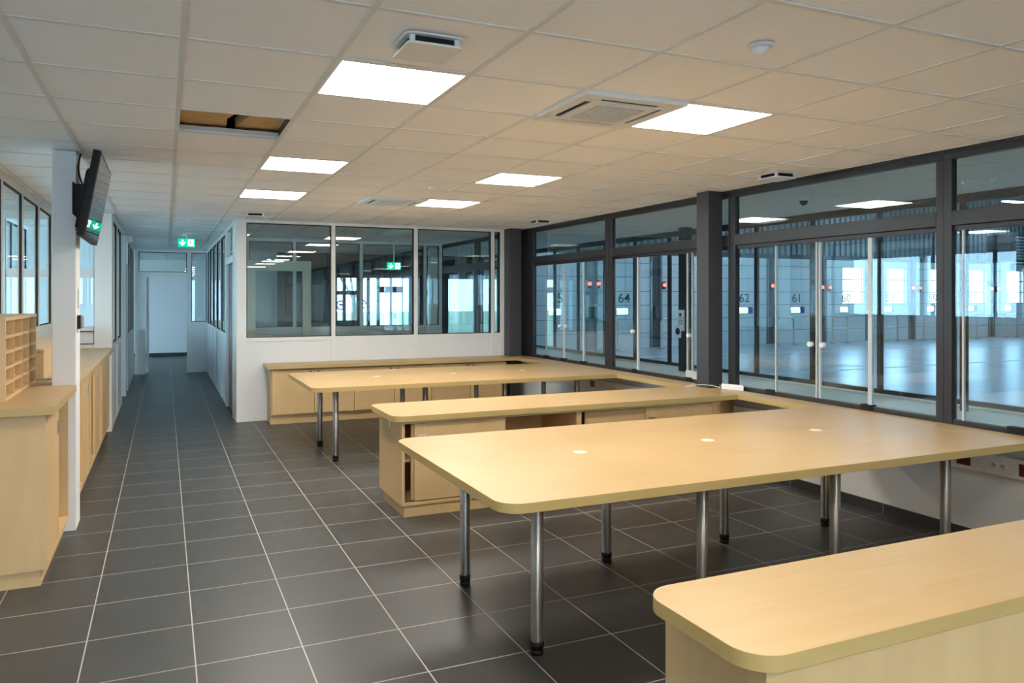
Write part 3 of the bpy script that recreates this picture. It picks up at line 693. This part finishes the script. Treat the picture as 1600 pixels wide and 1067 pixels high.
# signal lamps
for i, (x, z, d) in enumerate(((11.93, 2.02, ''), (12.25, 2.02, ''), (14.70, 2.0, ''), (16.95, 2.0, ''), (19.2, 2.0, ''), (21.5, 1.96, ''), (21.87, 1.96, ''), (26.15, 1.96, ''), (26.54, 1.96, ''), (30.73, 1.955, ''), (31.13, 1.955, ''))):
    t = thing('signal_lamp', (x, HY-.06, z-.1), 'red signal lamp on the hall wall, number %d of the row from the left' % (i+1), 'signal lamp', 'red signal lamps between dock doors')
    t['label'] = 'red signal lamp on the dock wall, ' + ('leftmost of all', 'second from the left', 'third from the left', 'fourth from the left, mostly hidden', 'fifth from the left', 'sixth from the left', 'seventh from the left', 'eighth from the left', 'ninth from the left', 'last but one on the right', 'last on the right')[i]
    BX(x-.05, x+.05, HY-.10, HY-.051 if i in (0, 1, 2, 9) else HY-.001, z-.14, z+.10).build('lamp_body', M['blackp'], t)
    MB().cyl((x, HY-.13, z), (x, HY-.10, z), .058, n=16).build('lamp_lens', M['red'], t)
# guard rails
def rail(x, y, w_, h_, label):
    t = thing('guard_rail', (x, y, 0), label, 'guard rail', 'metal guard rails in the hall')
    pts = [(x-w_/2, y, 0), (x-w_/2, y, h_-.08), (x-w_/2+.08, y, h_), (x+w_/2-.08, y, h_), (x+w_/2, y, h_-.08), (x+w_/2, y, 0)]
    MB().tube(pts, .028, n=10).build('hoop', M['steel'], t)
    MB().cyl((x-w_/2, y, h_*.55), (x+w_/2, y, h_*.55), .022, n=8).build('cross_bar', M['steel'], t)
    for q in (-1, 1): BX(x+q*w_/2-.07, x+q*w_/2+.07, y-.07, y+.07, 0, .012).build('base_plate', M['darkm'], t)
for x, lb in zip((12.2, 14.5, 19.2, 21.7, 24.2, 26.3, 28.6, 31.0), ORD):
    rail(x, 19.6, .72, .92, 'bent metal guard rail standing before the dock wall, %s from the left' % lb)
t = thing('loading_canopy', (32.5, HY-.6, 2.6), 'dark box-shaped unit high above the dock doors at the right edge', 'equipment')
BX(30.6, 34.6, HY-1.0, HY, 3.0, 4.1).build('housing', M['anth'], t)
m = MB()
for k in range(8): m.box(30.8, 33.0, HY-1.03, HY-1.0, 3.1+k*.12, 3.16+k*.12)
m.build('slats', M['roof'], t)

# ------------------------------------------------------------------ furniture
ZT, TT = .745, .043
def top(name, pts, label, cat, z=ZT, th=TT, group=None):
    m = MB().prism(pts, z-th, z); n = len(pts)
    m.mi = [0, 0] + [1]*n
    return tag(m.build(name, [M['wood'], M['edge']], None, bevel=.0015), label, cat, group)
XE = 4.62
XL = XW-.022
# window ledge with notches for the columns
pts = [(XE, -1.5), (XL, -1.5), (XL, 5.768), (4.698, 5.768), (4.698, 5.947), (XL, 5.947), (XL, 10.058), (4.60, 10.058), (4.60, 9.6), (XE, 9.3)]
top('window_counter', pts, 'narrow maple worktop running along the window wall under the dark frames', 'counter')
tag(MB().box(XL-.06, XL-.04, 8.9, 10.05, .61, .70).build('counter_batten', M['woodv']), 'wood batten under the far end of the window counter', 'batten')

def table(y0, y1, rows, label, group):
    x0 = 1.272
    t = thing('conference_table', (x0+1.6, (y0+y1)/2, 0), label, 'table', group)
    m = MB().prism(rrect(x0, XE-.001, y0, y1, .11, 'ad'), ZT-TT, ZT); m.mi = [0, 0]+[1]*(len(m.mi)-2)
    tp = m.build('tabletop', [M['wood'], M['edge']], t, bevel=.0015)
    for gx in (2.10, 2.975, 3.84):
        gy = (y0+y1)/2+.01
        MB().cyl((gx, gy, ZT), (gx, gy, ZT+.0025), .038, n=28).build('cable_grommet', M['cap'], tp)
    for x in (1.535, 2.455, 3.35, 4.235):
        for y in rows:
            lg = MB().cyl((x, y, .055), (x, y, ZT-TT-.004), .0285, n=28).build('leg', M['steel'], t, smooth=True)
            MB().cyl((x, y, 0), (x, y, .022), .029, .029, n=24).cyl((x, y, .022), (x, y, .032), .022, .022, n=24).cyl((x, y, .032), (x, y, .058), .031, .031, n=24).build('foot', M['blackp'], lg, smooth=True)
            MB().cyl((x, y, ZT-TT-.004), (x, y, ZT-TT), .045, n=24).build('mounting_plate', M['steel'], lg)
M['cap'] = plain('pale_cable_cap', (.90, .80, .60), .35)
table(2.845, 4.46, (3.06, 3.955), 'large near maple table with steel legs and rounded corners in the foreground', 'long maple tables on steel legs')
table(7.23, 8.83, (7.45, 8.27), 'farther maple table on steel legs behind the middle counter', 'long maple tables on steel legs')

# middle counter
top('worktop_slab', rrect(1.50, XE-.001, 5.275, 5.99, .10, 'ad'), 'maple worktop of the middle counter between the two tables', 'worktop')
def lock_handle(parent, x, y, z):
    h = MB().box(x-.032, x+.032, y-.004, y, z-.032, z+.032).build('recessed_handle', M['steel'], parent)
    return h
def slide_cab(x0, x1, ds, label, open_part):
    yb, yf = 5.95, 5.32; z0, z1 = .085, ZT-TT-.001
    t = thing('sliding_door_cabinet', ((x0+x1)/2, (yb+yf)/2, 0), label, 'cabinet', 'sliding door cabinets of the middle counter')
    m = MB().box(x0, x0+.022, yf, yb, z0, z1).box(x1-.022, x1, yf, yb, z0, z1).box(x0+.022, x1-.022, yf, yb, z0, z0+.022).box(x0+.022, x1-.022, yf, yb, z1-.022, z1).box(x0+.022, x1-.022, yb-.012, yb, z0+.022, z1-.022)
    m.build('carcass', M['woodv'], t, bevel=.0008)
    BX(x0+.024, x1-.024, yf+.09, yb-.014, .385, .405).build('shelf', M['woodv'], t)
    mid = (x0+x1)/2
    BX(mid-.01, mid+.01, yf+.09, yb-.014, z0+.022, z1-.022).build('divider', M['woodv'], t)
    BX(x0+.02, x1, yf+.015, yb-.04, 0, z0).build('plinth', M['woodv'], t)
    for a, b, k in ds:
        y = yf+.004+k*.026
        d = BX(a, b, y, y+.02, z0+.03, z1-.026).build('sliding_door', M['woodv'], t, bevel=.0008)
        if k == 0: lock_handle(d, a+.055, y, .565)
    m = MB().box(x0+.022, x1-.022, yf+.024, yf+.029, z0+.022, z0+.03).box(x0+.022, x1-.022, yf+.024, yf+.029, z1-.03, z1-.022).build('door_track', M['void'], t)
slide_cab(1.575, 3.045, [(1.672, 2.40, 0), (1.655, 2.38, 1)], 'left cabinet of the middle counter, doors slid left and its right half open', 1)
slide_cab(3.046, 4.41, [(3.69, 4.385, 0), (3.12, 3.80, 1)], 'right cabinet of the middle counter with a grey lock on its right door', 0)
BXo = MB().box(4.412, 4.47, 5.36, 5.38, 0, ZT-TT-.001).box(4.47, 4.49, 5.36, 5.93, 0, ZT-TT-.001)
tag(BXo.build('filler_panel', M['woodv']), 'narrow maple filler panel closing the right end of the middle counter', 'panel')
tag(BX(4.50, 4.86, 5.62, 5.64, 0, ZT-TT-.001).build('end_panel', M['woodv']), 'maple end panel under the window counter by the big column', 'panel')
tag(MB().prism([(1.5735, 5.60), (1.5735, 5.64), (1.5685, 5.64), (1.5685, 5.60)], .615, .70).build('cable_slot_cover', M['cap']), 'small pale oval cover on the side of the middle counter', 'cover')

# near counter
top('worktop_slab', rrect(1.272, XE-.001, 1.39, 1.87, .10, 'ad'), 'maple worktop of the nearest counter in the right foreground', 'worktop')
t = thing('base_cabinet', (2.9, 1.64, 0), 'plain maple cabinet under the nearest counter in the right foreground', 'cabinet')
BX(1.335, 1.357, 1.425, 1.83, .085, ZT-TT-.001).build('side_panel', M['woodv'], t, bevel=.0008)
BX(1.357, 4.60, 1.425, 1.445, .085, ZT-TT-.001).build('front_panel', M['woodv'], t, bevel=.0008)
BX(1.357, 4.60, 1.81, 1.83, .085, ZT-TT-.001).build('back_panel', M['woodv'], t, bevel=.0008)
BX(1.37, 4.60, 1.45, 1.81, 0, .085).build('plinth', M['woodv'], t)

# far counter on the partition
top('worktop_slab', rrect(1.175, 4.596, 9.79, YP-.041, .02, ''), 'maple worktop of the low cabinets along the glass partition', 'worktop')
for i, (a, b, c) in enumerate(((1.222, 1.757, 2.275), (2.275, 2.811, 3.333), (3.333, 3.9, 4.455))):
    t = thing('low_cabinet', ((a+c)/2, 10.05, 0), ('leftmost', 'middle', 'rightmost')[i]+' two-door maple cabinet under the glass partition', 'cabinet', 'two-door cabinets along the glass partition')
    BX(a+.0005, c-.0005, 9.89, YP-.042, .09, ZT-TT-.001).build('body', M['woodv'], t)
    BX(a+.0005, c-.0005, 9.90, YP-.05, 0, .105).build('plinth', M['woodv'], t)
    for q, (p, r) in enumerate(((a+.012 if i == 0 else a+.004, b-.004), (b+.004, c-.004))):
        d = BX(p, r, 9.845, 9.864, .125, ZT-TT-.022).build('door', M['woodv'], t, bevel=.001)
        kx = (r-.045) if q == 0 else (p+.045)
        MB().cyl((kx, 9.832, .655), (kx, 9.845, .655), .016, n=16).build('lock_knob', M['grill'], d)
        MB().cyl((kx, 9.828, .655), (kx, 9.832, .655), .009, n=12).build('keyhole', M['blackp'], d)

# ------------------------------------------------------------------ left counter
ZL = 1.0
pts = [(-1.18, 4.80), (-.552, 4.80), (-.552, 5.935), (-.705, 5.935), (-.705, 6.215), (-.552, 6.215), (-.552, 10.14), (-1.18, 10.14)]
top('worktop_slab', pts, 'high maple worktop on the left running past the white post', 'worktop', ZL, .045)
def left_cab(y0, y1, label, doors, gaps, first=False):
    xf, xb = -.60, -1.16; z0, z1 = .09, ZL-.046
    t = thing('sliding_door_cabinet', (-.88, (y0+y1)/2, 0), label, 'cabinet', 'cabinets of the high left counter')
    m = MB().box(xb, xf, y0, y0+.022, z0, z1).box(xb, xf, y1-.022, y1, z0, z1).box(xb, xf, y0+.022, y1-.022, z0, z0+.022).box(xb, xf, y0+.022, y1-.022, z1-.022, z1).box(xb, xb+.012, y0+.022, y1-.022, z0+.022, z1-.022)
    m.build('carcass', M['woodv'], t, bevel=.0008)
    BX(xb, xf-.03, y0+(.02 if first else 0), y1, 0, z0).build('plinth', M['woodv'], t)
    BX(xb+.014, xf-.09, y0+.024, y1-.024, .50, .52).build('shelf', M['woodv'], t)
    if gaps: BX(xf-.060, xf-.055, gaps[0], gaps[1], z0+.024, z1-.024).build('painted_gap_shade', M['void'], t)  # black strip stands for the shade inside the open door gap
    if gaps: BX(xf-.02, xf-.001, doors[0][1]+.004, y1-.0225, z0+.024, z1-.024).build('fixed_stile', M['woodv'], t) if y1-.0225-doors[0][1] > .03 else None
    for a, b, k, hy in doors:
        x = xf-.004-k*.026
        d = BX(x-.02, x, a, b, z0+.026, z1-.026).build('sliding_door', M['woodv'], t, bevel=.0008)
        if hy: MB().box(x, x+.004, hy-.03, hy+.03, .76, .84).build('recessed_handle', M['steel'], d)
left_cab(4.86, 5.93, 'near end cabinet of the high left counter, door half open before the white post', [(4.885, 5.45, 0, 5.38), (4.9, 5.42, 1, None)], None, True)
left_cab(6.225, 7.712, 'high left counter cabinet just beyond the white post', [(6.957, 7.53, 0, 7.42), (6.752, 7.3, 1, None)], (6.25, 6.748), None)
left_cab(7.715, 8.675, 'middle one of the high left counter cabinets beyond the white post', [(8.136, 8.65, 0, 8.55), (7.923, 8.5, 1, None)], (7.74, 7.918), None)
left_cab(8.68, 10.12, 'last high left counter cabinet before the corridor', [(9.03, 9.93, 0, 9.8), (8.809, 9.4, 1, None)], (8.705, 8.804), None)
# white post
t = thing('trim_18', (-.63, 6.07, 0), 'white square post rising through the left counter', 'column', kind='structure')
BX(-.70, -.556, 5.94, 6.21, 0, C).build('shaft', M['white'], t, bevel=.004)
# pigeonhole rack
t = thing('pigeonhole_rack', (-1.0, 5.65, ZL), 'maple pigeonhole rack with four columns of five slots on the left counter', 'shelf')
xa, xb2, ya, yb = -1.17, -.835, 5.12, 6.27; zt = 1.485
ys = [ya+.025+(yb-ya-.025-.012)*k/4 for k in range(5)]; zs = [ZL+.006+(zt-.03-ZL-.006)*k/5 for k in range(6)]
BX(xa, xb2, ya-.0, ya+.022, ZL, zt-.022).build('side_panel', M['woodv'], t, bevel=.001)
BX(xa, xb2, yb-.012, yb, ZL, zt-.022).build('side_panel', M['woodv'], t, bevel=.001)
BX(xa, xb2+.002, ya, yb+.004, zt-.022, zt).build('top_board', M['woodv'], t, bevel=.001)
BX(xa, xa+.012, ya+.022, yb-.012, ZL, zt-.022).build('back_board', M['woodv'], t)
for k in range(1, 4): BX(xa+.012, xb2-.002, ys[k]-.007, ys[k]+.007, ZL, zt-.022).build('upright', M['woodv'], t)
for k in range(0, 5):
    z = zs[k]; BX(xa+.012, xb2-.004, ya+.022, yb-.012, z-.006, z+.012).build('shelf_board', M['woodv'], t)
# raised unit behind
t = thing('raised_desk_box', (-1.0, 7.2, ZL), 'low maple box with a grey edged front standing on the left counter behind the rack', 'desk box')
m = MB().box(-1.17, -.80, 6.36, 8.1, 1.205, 1.225).box(-1.17, -.80, 8.08, 8.1, ZL, 1.205).box(-1.17, -1.15, 6.36, 8.08, ZL, 1.205).box(-.82, -.80, 6.36, 8.08, ZL, 1.205)
m.build('body', M['woodv'], t, bevel=.001)
BX(-1.15, -.80, 6.35, 6.36, ZL+.01, 1.2).build('front_panel', M['woodv'], t)
MB().box(-.99, -.96, 6.335, 6.349, ZL, 1.2).box(-.99, -.70, 6.335, 6.349, ZL, ZL+.014).build('grey_edge_strip', M['grill'], t)
# reader, label on the post
t = thing('card_reader', (-.55, 6.05, 1.39), 'small black wall reader on the side of the white post', 'card reader')
BX(-.556, -.535, 6.0, 6.10, 1.38, 1.475).build('body', M['blackp'], t, bevel=.003)
BX(-.535, -.520, 6.01, 6.09, 1.385, 1.47).build('front_cover', M['grill'], t, bevel=.004)
t = tag(BX(-.556, -.552, 6.05, 6.08, 1.52, 1.66).build('cable_label', M['grill']), 'small grey printed strip on the side of the white post', 'label')

# ------------------------------------------------------------------ TV
t = thing('wall_television', (-.45, 5.85, 2.2), 'black flat screen tilted down on a bracket on the white post', 'television')
def tilt(mb, piv, a):
    ca, sa = math.cos(a), math.sin(a); o = []
    for x, y, z in mb.v:
        dx, dz = x-piv[0], z-piv[1]; o.append((piv[0]+dx*ca+dz*sa, y, piv[1]-dx*sa+dz*ca))
    mb.v = o; return mb
PV = (-.455, 1.98); A = math.radians(10)
y0, y1 = 5.34, 6.32; H_ = .545
tilt(MB().box(PV[0]-.045, PV[0], y0, y1, 1.98, 1.98+H_), PV, A).build('housing', M['blackp'], t, bevel=.006)
tilt(MB().box(PV[0]-.075, PV[0]-.045, y0+.12, y1-.12, 1.98+.05, 1.98+H_-.12), PV, A).build('rear_cover', M['blackp'], t, bevel=.008)
tilt(MB().box(PV[0], PV[0]+.0025, y0+.020, y1-.020, 1.98+.026, 1.98+H_-.020), PV, A).build('screen', M['screen'], t)
m = MB(); m.box(-.556, -.546, 5.70, 6.195, 2.15, 2.36).box(-.546, -.49, 5.70, 5.715, 2.16, 2.35).box(-.546, -.50, 5.96, 5.975, 2.14, 2.36).box(-.54, -.50, 6.17, 6.185, 2.14, 2.36)
m.box(-.54, -.46, 6.05, 6.09, 2.22, 2.30); br = m.build('wall_bracket', M['blackp'], t, bevel=.002)
tilt(MB().box(PV[0]-.095, PV[0]-.075, 5.72, 5.75, 2.03, 2.45).box(PV[0]-.095, PV[0]-.075, 6.08, 6.11, 2.03, 2.45).box(PV[0]-.10, PV[0]-.085, 5.72, 6.11, 2.24, 2.28), PV, A).build('tilt_arm', M['blackp'], br)
P = []
for k in range(15):
    s_ = k/14; P.append((-.535+.02*math.sin(s_*3.14)*-1+.06*s_**2, 6.02-.1*s_, C-.005-.30*s_))
MB().tube(P, .006, n=8).build('power_cable', M['blackp'], t)

# ------------------------------------------------------------------ trunking under the windows
t = thing('cable_trunking', (XW-.03, 3, .47), 'white cable trunking with dark red sockets on the wall under the windows', 'trunking')
BX(XW-.055, XW-.013, -1.5, 5.58, .475, .60).build('duct', M['whitep'], t, bevel=.003)
BX(XW-.055, XW-.013, 6.0, 9.9, .475, .60).build('duct', M['whitep'], t, bevel=.003)
for y in (3.357, 2.955, 8.1, 7.0, 6.55, 2.2): BX(XW-.062, XW-.055, y-.045, y+.045, .50, .575).build('red_socket', M['redp'], t)
for y in (3.158, 3.10, 7.6, 2.6):
    s_ = MB().cyl((XW-.060, y, .537), (XW-.055, y, .537), .024, n=20).build('white_socket', M['whitep'], t)
    MB().cyl((XW-.0615, y, .537), (XW-.060, y, .537), .017, n=16).build('socket_recess', M['pale'], s_)
    MB().cyl((XW-.063, y-.006, .541), (XW-.0615, y-.006, .541), .003, n=8).cyl((XW-.063, y+.006, .541), (XW-.0615, y+.006, .541), .003, n=8).build('socket_holes', M['blackp'], s_)

# power block and cable on the counter by the big column
t = thing('power_strip', (4.80, 5.62, ZT), 'white power block lying on the window counter beside the big column', 'power strip')
m = MB().prism([(4.755, 5.655), (4.80, 5.705), (4.853, 5.48), (4.83, 5.44)][::-1], ZT, ZT+.05)
m.build('body', M['whitep'], t, bevel=.006)
MB().cyl((4.772, 5.684, ZT+.025), (4.766, 5.690, ZT+.025), .013, n=16).build('socket', M['grill'], t)
P = []
for k in range(25):
    s_ = k/24; x = 4.76-.27*s_; y = 5.70+.0*s_+.28*math.sin(s_*math.pi*.8)*(-.05) + .10*s_
    x = 4.77-.10*s_-.17*s_*s_; y = 5.695+.05*math.sin(s_*math.pi)+.16*s_; P.append((x, y, ZT+.010+.018*math.sin(s_*math.pi)))
P = [(p[0], p[1] if p[0] < 4.69 else min(p[1], 5.752), p[2]) for p in P]
MB().tube(P, .0035, n=8).build('cable', M['whitep'], t)

# ------------------------------------------------------------------ trees outside
def tree(x, y, h, label, seed):
    rnd = random.Random(seed)
    t = thing('tree', (x, y, -.25), label, 'tree', 'trees outside')
    m = MB(); tips = []
    def grow(p, d, L_, r, lv):
        q = p + d*L_; m.cyl(p, q, r, r*.7, n=6)
        if lv == 0: tips.append(q); return
        for _ in range(3 if lv > 1 else 4):
            nd = (d + Vector((rnd.uniform(-.8, .8), rnd.uniform(-.8, .8), rnd.uniform(-.15, .6)))).normalized()
            grow(q, nd, L_*rnd.uniform(.62, .8), r*.62, lv-1)
    grow(Vector((x, y, -.25)), Vector((rnd.uniform(-.05, .05), 0, 1)), h*.26, h*.022, 4)
    m.build('trunk_and_branches', M['bark'], t)
    f = MB()
    for q in tips:
        for _ in range(3):
            c = q+Vector([rnd.uniform(-.3, .3) for _ in range(3)]); s_ = rnd.uniform(.05, .11)
            a = Vector([rnd.uniform(-1, 1) for _ in range(3)]).normalized()*s_; b_ = a.orthogonal().normalized()*s_
            k = len(f.v); f.v += [tuple(c-a), tuple(c+b_), tuple(c+a), tuple(c-b_)]; f.f.append((k, k+1, k+2, k+3)); f.mi.append(0)
    f.build('foliage', M['leaf'], t)
TR = [(6.3, 31, 6), (9.0, 39, 7), (9.6, 30, 5.5), (13.5, 44, 8), (13.6, 33, 6), (7.5, 49, 8), (2.2, 36, 7), (34, 46, 8), (42, 50, 9), (50, 48, 8)]
TL = ['tree behind the far outside windows, front left', 'tall tree behind the far outside windows, centre', 'low tree behind the far outside windows, front centre', 'tall tree behind the far outside windows, right',
      'tree behind the far outside windows, rightmost', 'tree behind the far outside windows, rear left', 'tree behind the far outside windows, leftmost', 'tree beyond the dock doors, left of three', 'tree beyond the dock doors, middle of three', 'tree beyond the dock doors, right of three']
for i, ((x, y, h), lb) in enumerate(zip(TR, TL)): tree(x, y, h, lb, i+3)
